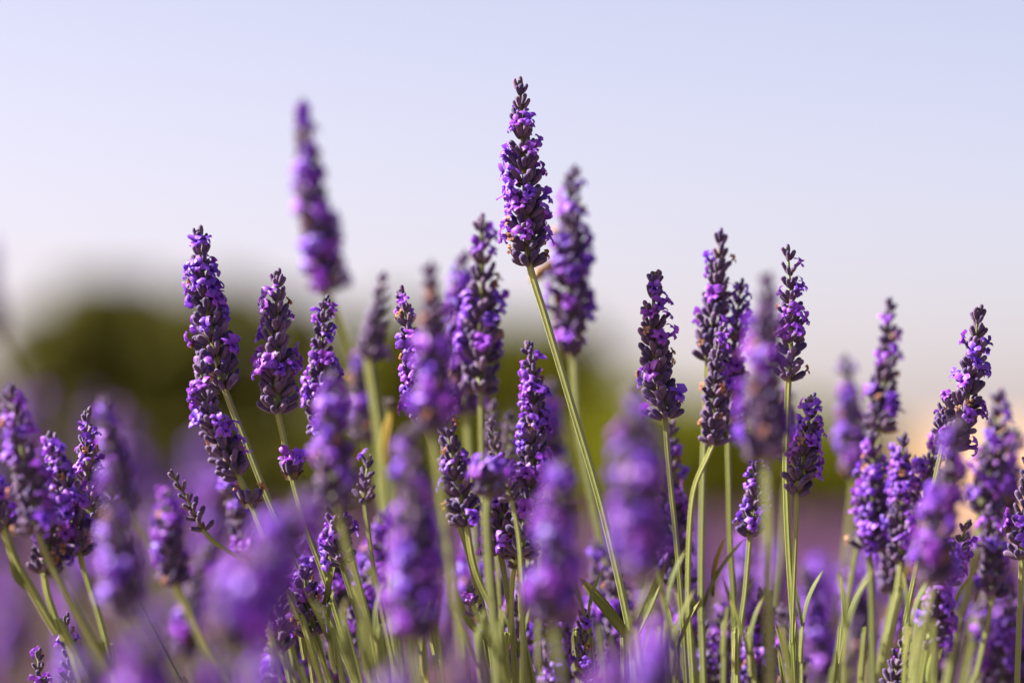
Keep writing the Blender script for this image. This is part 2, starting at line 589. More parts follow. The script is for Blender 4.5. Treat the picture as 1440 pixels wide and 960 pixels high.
def sprig(tip, base, w, d, wps=None, bloom=0.35, label='', seed=0, mid=None, remote=None, leaves=(), bud=False, detail=None, stem_w=None,
          group='lavender flower stems', lean=None, rootx=None, name='lavender_sprig', dbase=None):
    rng = random.Random(seed * 7919 + 17)
    if detail is None:
        detail = abs(1 / d - 1 / FOCUS) < 0.085
    T_, B_ = at(*tip, d), at(*base, dbase or d)
    radius = 0.5 * w * d / FPX
    if lean is None:
        lean = rng.uniform(-0.10, 0.10) if detail else rng.uniform(-0.15, 0.15)
    ln = (T_ - B_).length
    T_ = T_ + Vector((0, lean * ln * 0.4, 0))
    if mid is None:
        mp = (T_ + B_) / 2 + Vector((rng.uniform(-0.03, 0.03) * ln, rng.uniform(-0.02, 0.02) * ln, 0))
    else:
        mp = at(*mid, d)
    ctrl = mp * 2 - (T_ + B_) / 2

    def axis(u):
        return T_ * (1 - u) ** 2 + ctrl * 2 * u * (1 - u) + B_ * u * u
    # stalk
    pts = [B_]
    if wps is None:
        bx, by = base
        k = 0.5 if bx < 750 else 0.22
        wps = []
        for yy in range(int(by) + 110, 1100, 110):
            q = (yy - by)
            wps.append((bx + (base[0] - tip[0]) / max(40, (base[1] - tip[1])) * min(q, 90) * 0.6 + (760 - bx) * k * (q / 600.0), yy))
        wps = wps or [(bx, by + 90)]
    for wp in wps:
        dd = wp[2] if len(wp) > 2 else d
        pts.append(at(wp[0], wp[1], dd))
    a, b = pts[-2], pts[-1]
    s = (b - a)
    slope = Vector((s.x / max(1e-4, -s.z), s.y / max(1e-4, -s.z), 0))
    slope.x = max(-0.6, min(0.6, slope.x))
    slope.y = max(-0.3, min(0.3, slope.y))
    z0 = b.z
    if z0 > 0.15:
        pts.append(b + slope * (z0 * 0.35) * 0.8 + Vector((0, 0, -z0 * 0.35)))
        pts.append(pts[-1] + slope * (z0 * 0.35) * 0.45 + Vector((0, 0, -z0 * 0.35)))
    root = pts[-1] + slope * 0.02
    root.z = -0.015
    pts.append(root)
    org = Vector((root.x, root.y, 0.0))
    e = link(name, None)
    e.empty_display_size = 0.02
    e.location = org
    tag(e, label, 'lavender', group)
    sr = (stem_w if stem_w else 9.5 * min(1.15, (w / 60.0) ** 0.4)) * 0.43 * d / FPX
    inner = [axis(0.45), axis(0.75)] + pts
    path = [p - org for p in catmull(inner, 6)]
    mb = MB()
    sweep(mb, path, lambda u: sr * (0.62 + 0.38 * min(1, u * 5)) * (1 + 0.08 * u), SQUARE, 0, 0.0, 1.0, rng.random())
    mb.build('stem', [M_STEM], e, smooth=False)
    # flower head
    pieces, size = spike_pieces(axis, radius, rng, bloom * (1.0 if detail else 1.0), bud=bud, dense=1.0 if detail else 1.3)
    if remote:
        for (rx, ry, rw) in remote:
            p = at(rx, ry, d)
            for q in range(7):
                a_ = q * 2 * math.pi / 7 + rng.uniform(-.2, .2)
                dd = Vector((math.cos(a_), math.sin(a_), 0))
                dr = (dd * 0.62 + Vector((0, 0, 1))).normalized()
                rt = p + dd * 0.0012
                pieces.append(('calyx', rt, dr, Vector((0, 0, 1)), size * 1.15, rng.random()))
                if rng.random() < (0.6 if rw > 50 else 0.0):
                    pieces.append(('corolla', rt + dr * size * 1.05, (dr + dd * 0.3).normalized(), Vector((0, 0, 1)), size, rng.random()))
                elif rng.random() < 0.4:
                    pieces.append(('wither', rt + dr * size * 1.05, dr, Vector((0, 0, 1)), size, rng.random()))
                if q % 2 == 0:
                    pieces.append(('bract', rt - Vector((0, 0, 0.0012)), dd + Vector((0, 0, 0.9)), Vector((0, 0, 1)), size * 0.8, rng.random()))
    mb = MB()
    sweep(mb, [axis(0.02 + 0.96 * i / 10) - org for i in range(11)], lambda u: max(0.0004, radius * 0.16 * (0.4 + 0.6 * u)), ROUND6, 0, 1.0, 0.6)
    for kind, p, dr, up, sz, rr in pieces:
        if kind == 'bract':
            mb.add(*BRACT, rr, 1, frame_matrix(p - org, dr, -up, sz))
    sp = mb.build('flower_spike', [M_STEM, M_BRACT], e)
    if detail:
        src = {'calyx': ME_CALYX, 'corolla': ME_COROLLA, 'wither': ME_WITHER}
        nm = {'calyx': 'calyx', 'corolla': 'corolla', 'wither': 'withered_corolla'}
        for kind, p, dr, up, sz, rr in pieces:
            if kind == 'bract':
                continue
            o = link(nm[kind], rng.choice(src[kind]), sp)
            M = frame_matrix(p - org, dr, up, sz)
            if kind == 'corolla':
                M = M @ Matrix.Rotation(rng.uniform(-0.6, 0.6), 4, 'Z')
            if kind == 'calyx':
                M = M @ Matrix.Rotation(rng.uniform(-0.5, 0.5), 4, 'Z')
            o.matrix_basis = M
            N_DETAIL[0] += 1
    else:
        for kind, data, mat, nm in (('calyx', CALYX_LO, M_CALYX, 'calyx_cluster'), ('corolla', COROLLA_LO, M_COROLLA, 'corolla_cluster')):
            mb = MB()
            for k_, p, dr, up, sz, rr in pieces:
                if k_ == kind:
                    mb.add(*rng.choice(data), rr, 0, frame_matrix(p - org, dr, up, sz))
            if mb.v:
                mb.build(nm, [mat], e)['kind'] = 'stuff'
        mb = MB()
        for k_, p, dr, up, sz, rr in pieces:
            if k_ == 'wither':
                mb.add(*rng.choice(WITHER), rr, 0, frame_matrix(p - org, dr, up, sz))
        if mb.v:
            mb.build('withered_cluster', [M_WITHER], e)['kind'] = 'stuff'
    for lf in leaves:
        (x0, y0), (x1, y1), lw, bow = lf[:4]
        mat = M_YELLOW if len(lf) > 4 and lf[4] == 'y' else M_LEAF
        leaf_mb(at(x0, y0, d), at(x1, y1, d - rng.uniform(0, 0.004)), lw * d / FPX, bow, org, rng.random()).build('leaf', [mat], e)
    return e


# ------------------------------------------------------------------ the setting
def structure(o):
    o['kind'] = 'structure'
    return o


g = MB()
N = 40
gv, gf = [], []
for i in range(N + 1):
    for j in range(N + 1):
        u, v = i / N * 2 - 1, j / N * 2 - 1
        x, y = 3000 * u * abs(u), 3000 * v * abs(v)
        gv.append((x, y, 0.0))
for i in range(N):
    for j in range(N):
        a = i * (N + 1) + j
        gf.append((a, a + N + 1, a + N + 2, a + 1))
g.add(gv, gf, [0.0] * len(gv))
structure(g.build('ground', [M_SOIL], smooth=False))

# a low dry slope beyond the field on the right
h = MB()
hv, hf = [], []
NX, NY = 40, 14
for i in range(NX + 1):
    for j in range(NY + 1):
        x = 8 + 90 * i / NX
        y = 120 + 90 * j / NY
        z = 5.0 * math.sin(math.pi * min(1, j / NY * 0.5)) ** 1.2 * min(1.0, max(0.0, (i / NX) * 9)) ** 0.8
        z += 0.25 * noise.noise(Vector((x * 0.1, y * 0.1, 0))) - 0.05
        hv.append((x, y, z))
for i in range(NX):
    for j in range(NY):
        a = i * (NY + 1) + j
        hf.append((a, a + NY + 1, a + NY + 2, a + 1))
h.add(hv, hf, [0.0] * len(hv))
structure(h.build('dry_slope', [M_DRY]))


# lavender rows running away behind the plant in focus: a mass nobody could count
def field(name, dmin, dmax, step, seed, lab):
    rng = random.Random(seed)
    fm = MB()
    y = dmin
    rowx = 0.9
    while y < dmax:
        half = 0.15 * y + 1.2
        dens = max(0.05, 0.035 * (1 + y * 0.05))
        x = -half
        while x < half:
            px = x + rng.uniform(-0.5, 0.5) * dens
            py = y + rng.uniform(-0.5, 0.5) * step(y)
            row = 0.5 + 0.5 * math.cos((px - 0.25 * py) * 2 * math.pi / 1.9)
            hgt = (0.30 + 0.12 * row + 0.05 * noise.noise(Vector((px * 0.9, py * 0.9, 3)))) + rng.uniform(-0.06, 0.05)
            L = rng.uniform(0.045, 0.075) * (1 + 0.01 * y)
            r = rng.uniform(0.0065, 0.0095) * (1 + 0.05 * y)
            lx, ly = rng.uniform(-0.25, 0.25), rng.uniform(-0.25, 0.25)
            p0 = Vector((px - lx * hgt * 0.5, py - ly * hgt * 0.5, 0.0))
            p1 = Vector((px, py, hgt - L))
            p2 = p1 + Vector((lx, ly, 1)).normalized() * L
            # stalk: thin three-sided
            sr = 0.0013 * (1 + 0.08 * y)
            V = []
            for p in (p0, p1):
                for q in range(3):
                    V.append((p.x + sr * math.cos(q * 2.1), p.y + sr * math.sin(q * 2.1), p.z))
            fm.add(V, [(0, 1, 4, 3), (1, 2, 5, 4), (2, 0, 3, 5)], [0.5] * 6, 0, 1)
            # flower head: five-sided lumpy spindle
            V, F = [], []
            axis = p2 - p1
            for i, (u, k) in enumerate(((0, 0.35), (0.18, 1.0), (0.45, 0.9), (0.7, 0.6), (1.0, 0.12))):
                c = p1 + axis * u
                for q in range(5):
                    a = q * 1.2566 + i * 0.6
                    rr = r * k * rng.uniform(0.75, 1.25)
                    V.append((c.x + rr * math.cos(a), c.y + rr * math.sin(a), c.z))
            for i in range(4):
                for q in range(5):
                    F.append((i * 5 + q, i * 5 + (q + 1) % 5, (i + 1) * 5 + (q + 1) % 5, (i + 1) * 5 + q))
            fm.add(V, F, [0.5] * 25, 0, 0)
            x += dens * rng.uniform(0.6, 1.4)
        y += step(y)
    o = fm.build(name, [M_FIELD, M_FIELD_GREEN], smooth=False)
    o['kind'] = 'stuff'
    tag(o, lab, 'lavender')
    return o


field('lavender_field', 2.6, 118.0, lambda y: 0.055 + 0.022 * y, 5, 'soft purple mass of lavender rows stretching away to the trees')


# ------------------------------------------------------------------ trees far behind
def tree(name, label, px, top_py, dist, width_px, mat, seed, group, leaf=0.65, n=9000, sparse=0.0):
    rng = random.Random(seed)
    c = at(px, HORIZON, dist)
    x, y = c.x, c.y
    H = CAM_Z + (HORIZON - top_py) / FPX * dist
    Wd = width_px / FPX * dist * 0.5
    e = link(name, None)
    e.location = (x, y, 0)
    tag(e, label, 'tree', group)
    tb = MB()
    th = H * 0.45
    sweep(tb, [Vector((0, 0, -0.05)), Vector((0.05 * Wd, 0, th * 0.5)), Vector((0, 0.04, th)), Vector((0.03, 0, H * 0.8))], lambda u: H * 0.035 * (1.15 - u), ROUND6)
    for q in range(6):
        a = q * 1.05 + rng.uniform(-.3, .3)
        z0 = H * rng.uniform(0.25, 0.55)
        sweep(tb, [Vector((0, 0, z0)), Vector((math.cos(a) * Wd * 0.35, math.sin(a) * Wd * 0.35, z0 + H * 0.12)), Vector((math.cos(a) * Wd * 0.65, math.sin(a) * Wd * 0.65, z0 + H * 0.25))],
              lambda u: H * 0.016 * (1.2 - u), ROUND6)
    tb.build('trunk', [M_BARK], e)
    cb = MB()
    clumps = []
    for q in range(60):
        a, rr = rng.uniform(0, 6.283), math.sqrt(rng.random())
        zz = rng.uniform(0.06, 0.98)
        lim = math.sin(math.pi * (0.25 + 0.68 * zz)) ** 0.7
        clumps.append((Vector((math.cos(a) * rr * Wd * lim, math.sin(a) * rr * Wd * lim, zz * H)), rng.uniform(0.16, 0.30) * min(Wd, H * 0.6)))
    clumps.append((Vector((0, 0, H * 0.88)), 0.2 * min(Wd, H * 0.6)))
    for i in range(n):
        cc, cr = rng.choice(clumps)
        v = Vector((rng.gauss(0, 1), rng.gauss(0, 1), rng.gauss(0, 1))).normalized() * cr * rng.uniform(0.5, 1.0)
        p = cc + v
        p.z = max(0.15, min(H, p.z))
        nrm = (v.normalized() + Vector((rng.gauss(0, .5), rng.gauss(0, .5), rng.gauss(0, .5)))).normalized()
        s = leaf * rng.uniform(0.6, 1.3)
        M = frame_matrix(p, nrm, Vector((rng.gauss(0, 1), rng.gauss(0, 1), rng.gauss(0, 1))), s)
        cb.add([(-0.5, 0, 0), (0, -0.32, 0.1), (0.5, 0, 0), (0, 0.32, 0.1)], [(0, 1, 2, 3)], [0.5] * 4, 0, 0, M)
    cb.build('crown', [mat], e, smooth=False)
    return e


TG = 'trees beyond the lavender field'
tree('broadleaf_tree', 'dark blurred tree crown behind the leftmost lavender blur', 55, 440, 140, 250, M_FOL_DARK, 1, TG)
tree('broadleaf_tree', 'tallest dark green blurred tree, left of the long lavender spike with two tiers', 175, 395, 150, 250, M_FOL_DARK, 2, TG, n=10000)
tree('broadleaf_tree', 'dark blurred tree directly behind the tall purple spike on the left', 310, 395, 155, 210, M_FOL_DARK, 3, TG, n=9500)
tree('broadleaf_tree', 'dark blurred tree between the two leftmost tall sharp spikes and the grey spike', 420, 425, 150, 170, M_FOL_DARK, 4, TG)
tree('broadleaf_tree', 'olive blurred tree behind the pale grey spike', 540, 430, 145, 170, M_FOL_OLIVE, 5, TG)
tree('broadleaf_tree', 'olive blurred tree behind the broad thick spike with brown florets', 665, 450, 150, 150, M_FOL_OLIVE, 6, TG)
tree('broadleaf_tree', 'olive green blurred tree just right of the leaning central stem', 790, 452, 145, 140, M_FOL_OLIVE, 7, TG)
tree('broadleaf_tree', 'dark blurred tree filling the gap behind the two leftmost tree crowns', 125, 420, 165, 230, M_FOL_DARK, 8, TG)
tree('broadleaf_tree', 'dark blurred tree filling the gap behind the tall bloomed left spike', 245, 412, 170, 220, M_FOL_DARK, 9, TG)
tree('broadleaf_tree', 'olive blurred tree behind the blurred spike over the slim leaning one', 605, 445, 165, 170, M_FOL_OLIVE, 10, TG)
tree('broadleaf_tree', 'olive blurred tree behind the stem of the tallest sharp spike', 728, 455, 165, 170, M_FOL_OLIVE, 11, TG)
tree('broadleaf_tree', 'shorter olive blurred tree stepping down to the low green bushes', 838, 490, 160, 130, M_FOL_OLIVE, 12, TG)
for i, (px, py, wd) in enumerate(((895, 545, 150), (985, 560, 150), (1080, 562, 150), (1170, 570, 130), (1240, 600, 100))):
    labs = ['low blurred olive bush ending the row of taller trees', 'low blurred green bush behind two parallel pale stems', 'low blurred green bush behind the thick dark blurred spike',
            'low blurred green bush beside the small short spike', 'low yellowish bush in front of the dry ochre slope']
    tree('low_bush', labs[i], px, py, 110, wd * 1.25, M_FOL_BRIGHT, 20 + i, 'low bushes beyond the field', leaf=0.4, n=2500)
for i in range(8):
    tree('low_bush', 'dark blurred bush filling the foot of the dark tree row' if i < 5 else 'olive blurred bush at the foot of the olive trees', -10 + 92 * i + (i % 3) * 9, 590 + (i % 2) * 18, 128, 150, M_FOL_DARK if i < 5 else M_FOL_OLIVE, 40 + i, 'bushes under the dark trees' if i < 5 else 'bushes under the olive trees', leaf=0.45, n=2500)
for o in list(col.objects):
    if o.name.startswith('low_bush'):
        o['category'] = 'bush'

# ------------------------------------------------------------------ lavender sprigs traced from the photograph
S = sprig
S((730, 108), (744, 368), 70, 1.14, [(768, 450), (804, 570), (848, 720), (888, 900), (893, 975)], 0.36, 'tallest sharp lavender spike, alone against the sky on a long curved stem', 1,
  mid=(737, 235), leaves=[((888, 902), (814, 810), 17, -0.04), ((889, 902), (936, 792), 17, -0.06)], stem_w=11)
S((280, 318), (315, 543), 74, 1.145, [(345, 620), (385, 720), (442, 840), (505, 970)], 0.42, 'tall sharp spike at left with wide bloomed lower half over a leaning spike', 2, mid=(290, 425), stem_w=10)
S((389, 377), (390, 573), 70, 1.14, [(398, 612), (410, 668), (432, 745), (458, 815), (484, 900), (505, 970)], 0.45, 'sharp cone-shaped spike with a separate flower whorl below it on the stem', 3,
  remote=[(410, 668, 60)], stem_w=9)
S((281, 500), (333, 665), 60, 1.125, [(352, 705), (385, 790), (420, 870), (455, 970)], 0.40, 'sharp leaning spike tucked under the tall left spike, with a bare whorl beneath', 4, remote=[(352, 708, 40)], mid=(297, 590))
S((458, 415), (452, 610), 48, 1.16, None, 0.6, 'slim sharp spike with bright flowers rising above a blurred spike in front of it', 5)
S((562, 403), (594, 590), 46, 1.135, [(604, 618), (628, 690), (654, 760), (672, 830), (686, 890), (700, 975)], 0.5, 'slim sharp spike leaning left with its thin stem running down to the right', 6, stem_w=10)
S((538, 380), (518, 500), 40, 1.30, [(526, 560), (534, 620), (545, 760), (560, 960)], 0.05, 'pale greyish mauve unopened spike on a thick pale stem', 7, bud=True, stem_w=15)
S((603, 368), (608, 600), 62, 0.985, [(620, 700), (640, 850), (655, 960)], 0.5, 'blurred purple spike covering the stem of the slim leaning spike', 8)
S((622, 560), (656, 735), 56, 1.12, [(668, 800), (700, 880), (715, 975)], 0.2, 'dark sharp spike in shade with bare lower buds behind the thin leaning stem', 9, mid=(636, 640))
S((676, 300), (676, 548), 84, 1.205, [(677, 620), (679, 700), (690, 820), (700, 960)], 0.5, 'broad thick slightly soft spike with brown withered florets', 10, stem_w=9)
S((652, 352), (655, 575), 60, 1.29, [(660, 650), (670, 800), (680, 960)], 0.6, 'soft purple spike half hidden behind the broad thick one', 11)
S((741, 480), (733, 775), 58, 1.125, [(733, 850), (738, 975)], 0.33, 'long sharp spike beneath the tallest one, many tiers down to a curled floret', 12, mid=(752, 610))
S((688, 590), (718, 700), 28, 1.11, [(730, 760), (735, 860), (735, 970)], 0.03, 'thin grey bud spike beside the long many-tiered spike', 13, bud=True)
S((688, 642), (686, 692), 54, 1.06, [(684, 735), (690, 830), (700, 970)], 0.95, 'short flat-topped flower head on a straight thick green stem', 14, stem_w=13)
S((702, 676), (704, 776), 50, 1.135, [(708, 800), (717, 860), (726, 970)], 0.75, 'short deep purple spike just right of the straight thick stem', 15)
S((729, 745), (725, 796), 22, 1.13, [(721, 815), (718, 880), (712, 920), (716, 975)], 0.0, 'tiny pink grey bud on a twisted thin stem', 16, bud=True, stem_w=7)
S((806, 230), (803, 462), 74, 1.26, [(806, 500), (812, 600), (832, 700), (858, 820), (880, 960)], 0.6, 'blurred tall spike with the bee clinging to its left side', 17, remote=[(803, 497, 60)], stem_w=12)
S((922, 378), (935, 583), 66, 1.14, [(938, 625), (944, 690), (952, 770), (966, 970)], 0.34, 'sharp dark spike with flared flowers at its base and a silvery stem', 18, mid=(920, 480), stem_w=8)
S((1013, 320), (996, 500), 58, 1.18, [(993, 560), (988, 680), (986, 860), (990, 975)], 0.4, 'spike with even plump tiers on the straight stem that carries a leaf pair', 19,
  leaves=[((986, 860), (965, 822), 8, 0.05), ((986, 860), (1046, 757), 7, 0.03), ((1003, 838), (1019, 756), 8, 0.04, 'y')], stem_w=10)
S((1041, 393), (1024, 614), 46, 1.185, [(1025, 680), (1027, 760), (1032, 860), (1035, 975)], 0.35, 'long slim spike hugging the right of the plump-tiered one on a straight pale stem', 20, stem_w=9)
S((1016, 455), (1003, 620), 40, 1.165, [(996, 640), (976, 688), (969, 760), (968, 860), (975, 975)], 0.2, 'spike with buds and a stem bent sharply sideways below it', 21, stem_w=8)
S((1079, 380), (1077, 640), 76, 0.975, [(1079, 720), (1082, 850), (1084, 970)], 0.5, 'thick dark blurred spike overlapping the slim spike beside it', 22, stem_w=13)
S((1107, 343), (1109, 528), 48, 1.145, [(1107, 580), (1105, 660), (1109, 770), (1116, 880), (1120, 975)], 0.42, 'sharp slim spike with two finger buds at its top, long straight stem', 23,
  leaves=[((1116, 945), (1091, 876), 10, -0.04), ((1118, 960), (1119, 866), 11, 0.02), ((1105, 985), (1094, 908), 8, -0.05)], mid=(1112, 440), stem_w=10)
S((1141, 552), (1121, 690), 48, 1.135, [(1120, 730), (1117, 800), (1114, 900), (1118, 975)], 0.5, 'small short sharp spike standing free with forked bud tip', 24, stem_w=7)
S((1064, 645), (1055, 748), 38, 1.16, [(1048, 830), (1040, 890), (1030, 975)], 0.6, 'little pale lilac spike under the thick dark blurred one', 25,
  leaves=[])
S((1251, 417), (1238, 600), 48, 1.23, None, 0.35, 'soft upright spike against the sky above a stubby double spike', 26)
S((1184, 498), (1202, 665), 44, 1.36, None, 0.45, 'blurred slender spike leaning left, pale grey tip', 27, bud=False)
S((1226, 603), (1222, 766), 58, 1.21, [(1225, 830), (1228, 970)], 0.5, 'soft stubby spike with bright flowers near its middle, lower than the upright soft one', 28)
S((1271, 608), (1267, 786), 48, 1.20, [(1258, 850), (1246, 910), (1236, 975)], 0.25, 'soft slim spike with grey buds and one flower patch near its base', 29, stem_w=9)
S((1376, 428), (1341, 624), 62, 1.14, [(1330, 668), (1315, 740), (1298, 830), (1285, 975)], 0.26, 'sharp leaning spike with loose spaced buds against the pale sky', 30, mid=(1366, 530), stem_w=9)
S((1334, 552), (1328, 616), 36, 1.15, [(1317, 665), (1300, 745), (1280, 840), (1268, 900), (1258, 980)], 0.1, 'short bud head pressed to the base of the loose leaning spike', 31, stem_w=8)
S((1320, 600), (1298, 720), 50, 1.18, None, 0.45, 'purple spike behind the two crossing stems of the loose leaning spike', 32)
S((1406, 545), (1381, 716), 60, 1.25, [(1373, 770), (1356, 850), (1330, 970)], 0.4, 'soft broad spike with a brown tinge on a thick tilted stem', 33, stem_w=13)
S((1350, 585), (1312, 815), 62, 1.0, [(1300, 880), (1290, 970)], 0.5, 'blurred purple spike in front of the dark bud spike', 34)
S((1331, 760), (1305, 905), 60, 1.10, [(1300, 940), (1292, 985)], 0.6, 'bright flowered spike low down beside a bright green leaf', 35, leaves=[((1310, 985), (1316, 905), 13, 0.03)])
S((1362, 730), (1330, 815), 34, 1.13, None, 0.15, 'dark shaded bud spike peeping out behind the blurred purple spike', 36, bud=True)
S((1448, 640), (1437, 780), 50, 1.13, [(1435, 850), (1430, 975)], 0.4, 'sharp spike cut off by the picture edge on a straight green stem', 37)
S((1428, 600), (1412, 745), 56, 1.29, None, 0.55, 'soft bright purple spike behind the cut-off sharp spike', 38)
S((1398, 700), (1376, 850), 50, 1.33, None, 0.45, 'blurred violet spike under the soft broad brownish one', 39)
S((1281, 875), (1250, 985), 34, 1.12, None, 0.05, 'dark bud spike low between two green stems', 40, bud=True)
S((1424, 830), (1408, 970), 44, 1.24, None, 0.15, 'soft grey spike low beside the slanting thin stem', 41)
S((123, 573), (130, 728), 38, 1.135, None, 0.45, 'sharp slim spike on the left with bare bud tip and one side in bloom', 42)
S((66, 607), (112, 775), 56, 1.11, [(122, 812), (140, 870), (158, 940), (165, 990)], 0.36, 'leaning spike left of the slim one, purple flowers on its lit side', 43)
S((12, 540), (52, 745), 62, 1.065, [(75, 800), (105, 855), (150, 935), (175, 990)], 0.42, 'broad soft spike at the left edge with brown florets', 44)
S((82, 700), (62, 800), 66, 1.105, [(68, 840), (90, 900), (120, 985)], 0.9, 'dense ball of bright purple flowers beside the thick dark slanting stem', 45)
S((-22, 660), (6, 742), 44, 1.10, [(20, 785), (46, 832), (80, 890), (130, 965)], 0.3, 'spike at the edge on the thick dark slanting stem with a side bud', 46, remote=None, leaves=[((47, 832), (14, 788), 9, 0.1)], stem_w=13)
S((92, 862), (98, 985), 30, 1.13, None, 0.02, 'grey bud spike low down, taller of the small grey pair', 47, bud=True)
S((54, 912), (60, 1000), 24, 1.13, None, 0.0, 'grey bud spike low down, shorter of the small grey pair', 48, bud=True)
S((238, 660), (284, 742), 28, 1.13, [(302, 762), (340, 786), (372, 806), (430, 860), (470, 985)], 0.0, 'small grey bud spike on a thin stem arching to the right', 49, bud=True, stem_w=7)
S((232, 690), (246, 815), 54, 1.27, None, 0.6, 'blurred bright violet spike under the arching grey bud spike', 50)
S((145, 556), (180, 715), 44, 1.32, None, 0.35, 'blurred spike with pale tip just behind the sharp slim left spike', 51)
S((158, 650), (178, 860), 66, 0.95, None, 0.4, 'blurred dark spike in front, over the lower left stems', 52)
S((312, 665), (352, 788), 40, 1.23, None, 0.5, 'blurred purple spike beneath the bare whorl', 53)
S((466, 520), (472, 705), 66, 1.0, None, 0.6, 'blurred spike with bright flowers below the slim sharp one', 54)
S((466, 650), (480, 788), 44, 1.13, [(492, 830), (512, 895), (530, 975)], 0.5, 'sharp spike with light lilac florets down one side above a green bud leaf', 55,
  leaves=[((456, 850), (463, 778), 11, -0.12), ((462, 850), (474, 782), 6, 0.0)])
S((428, 790), (436, 888), 52, 1.13, [(445, 915), (470, 975)], 0.6, 'short deep violet spike in shadow beneath crossing stems', 56)
S((396, 800), (394, 912), 34, 1.11, [(401, 935), (412, 980)], 0.1, 'dark drop-shaped spike beneath the large foreground blur', 57)
S((572, 600), (580, 890), 92, 0.95, [(590, 970)], 0.5, 'large blurred dark purple spike in the foreground, in the middle of the clump', 58)
S((500, 495), (512, 615), 46, 1.36, None, 0.2, 'blurred dark grey purple spike behind the tall bloomed blurred one', 59)
S((520, 640), (512, 702), 28, 1.115, None, 0.0, 'small dark bud tip beside the large blurred foreground spike', 60, bud=True)
S((792, 645), (776, 868), 80, 0.94, [(785, 930), (792, 985)], 0.55, 'large blurred foreground spike left of the leaning central stem', 61)
S((890, 540), (908, 800), 94, 0.895, [(915, 880), (920, 985)], 0.5, 'large pinkish blurred foreground spike right of the leaning central stem', 62)
S((944, 590), (952, 820), 50, 1.205, [(962, 880), (975, 975)], 0.45, 'soft spike directly behind the silvery stem', 63, leaves=[((985, 1000), (975, 895), 9, 0.02), ((975, 1000), (948, 898), 9, -0.06)])
S((819, 855), (830, 985), 36, 1.125, None, 0.12, 'low dark sharp spike with a single violet flower', 64)
S((421, 140), (459, 402), 78, 1.38, [(478, 450), (500, 520), (540, 640), (600, 860), (620, 980)], 0.4, 'tall blurred spike against the sky on the left', 65, mid=(437, 265), stem_w=12)
S((-14, 335), (-12, 470), 44, 2.2, None, 0.3, 'blurred spike tip at the left edge against the sky', 66)
S((773, 535), (768, 660), 50, 1.38, None, 0.6, 'blurred violet spike behind the tilted stem under the bee spike', 67)
S((693, 562), (692, 650), 30, 1.22, None, 0.0, 'soft grey bud spike behind the thin grey one', 68, bud=True)
S((716, 578), (716, 650), 28, 1.24, None, 0.0, 'soft grey bud spike between the thin grey one and the long many-tiered spike', 69, bud=True)
S((1102, 545), (1110, 640), 44, 1.33, None, 0.3, 'soft dark spike behind the stem of the slim two-fingered spike', 70)
S((660, 822), (668, 860), 20, 1.125, [(690, 905), (715, 985)], 0.0, 'tiny lilac bud beside a curling green leaf', 71, bud=True, leaves=[((695, 905), (643, 832), 10, 0.10)], stem_w=6)
S((1152, 785), (1144, 895), 56, 1.55, [(1145, 960), (1146, 1000)], 0.6, 'blurred violet spike on a pale stem, left of a blurred pair', 72, stem_w=12)
S((1188, 780), (1192, 920), 62, 1.68, None, 0.6, 'blurred violet spike, right of a blurred pair', 73)
S((1090, 750), (1088, 860), 46, 1.6, None, 0.6, 'blurred violet spike between the pale straight stems', 74)
S((1048, 770), (1042, 900), 50, 1.5, None, 0.6, 'blurred violet spike behind the yellow tipped leaf', 75)
# big foreground blurs at the lower left and along the bottom edge
S((446, 690), (318, 900), 118, 0.84, None, 0.75, 'very large diagonal foreground purple blur, tip pointing up right', 80)
S((200, 860), (206, 1060), 116, 0.82, None, 0.7, 'very large foreground purple blur at the bottom beside the diagonal one', 81)
S((288, 925), (300, 1110), 112, 0.82, None, 0.6, 'very large dark foreground blur under the diagonal one', 82)
S((120, 930), (130, 1100), 100, 0.8, None, 0.6, 'foreground purple blur rising from the bottom edge under the dark slanting stem', 83)
S((375, 935), (380, 1100), 100, 0.8, None, 0.6, 'foreground purple blur under the dark drop-shaped spike', 84)
S((645, 905), (650, 1060), 78, 0.8, None, 0.2, 'greyish foreground blur at the bottom under the tiny lilac bud', 85)
S((560, 935), (560, 1090), 78, 0.8, None, 0.3, 'greyish foreground blur at the bottom under the large dark blurred spike', 86)
S((925, 885), (915, 1040), 78, 0.82, None, 0.7, 'pink purple foreground blur beside the leaf pair of the central stem', 87)
S((858, 925), (862, 1070), 78, 0.8, None, 0.7, 'purple foreground blur beside the low dark sharp spike', 88)

# look-alike sprigs of the same plant further back and lower down
ZONES = [(250, 'the left-edge spikes'), (480, 'the arching grey bud spike'), (700, 'the large dark blurred foreground spike'), (900, 'the leaning central stem'),
         (1130, 'the straight pale stems'), (1280, 'the small short free-standing spike'), (9999, 'the loose leaning spike')]


def zone(x):
    return next(z for lim, z in ZONES if x < lim)


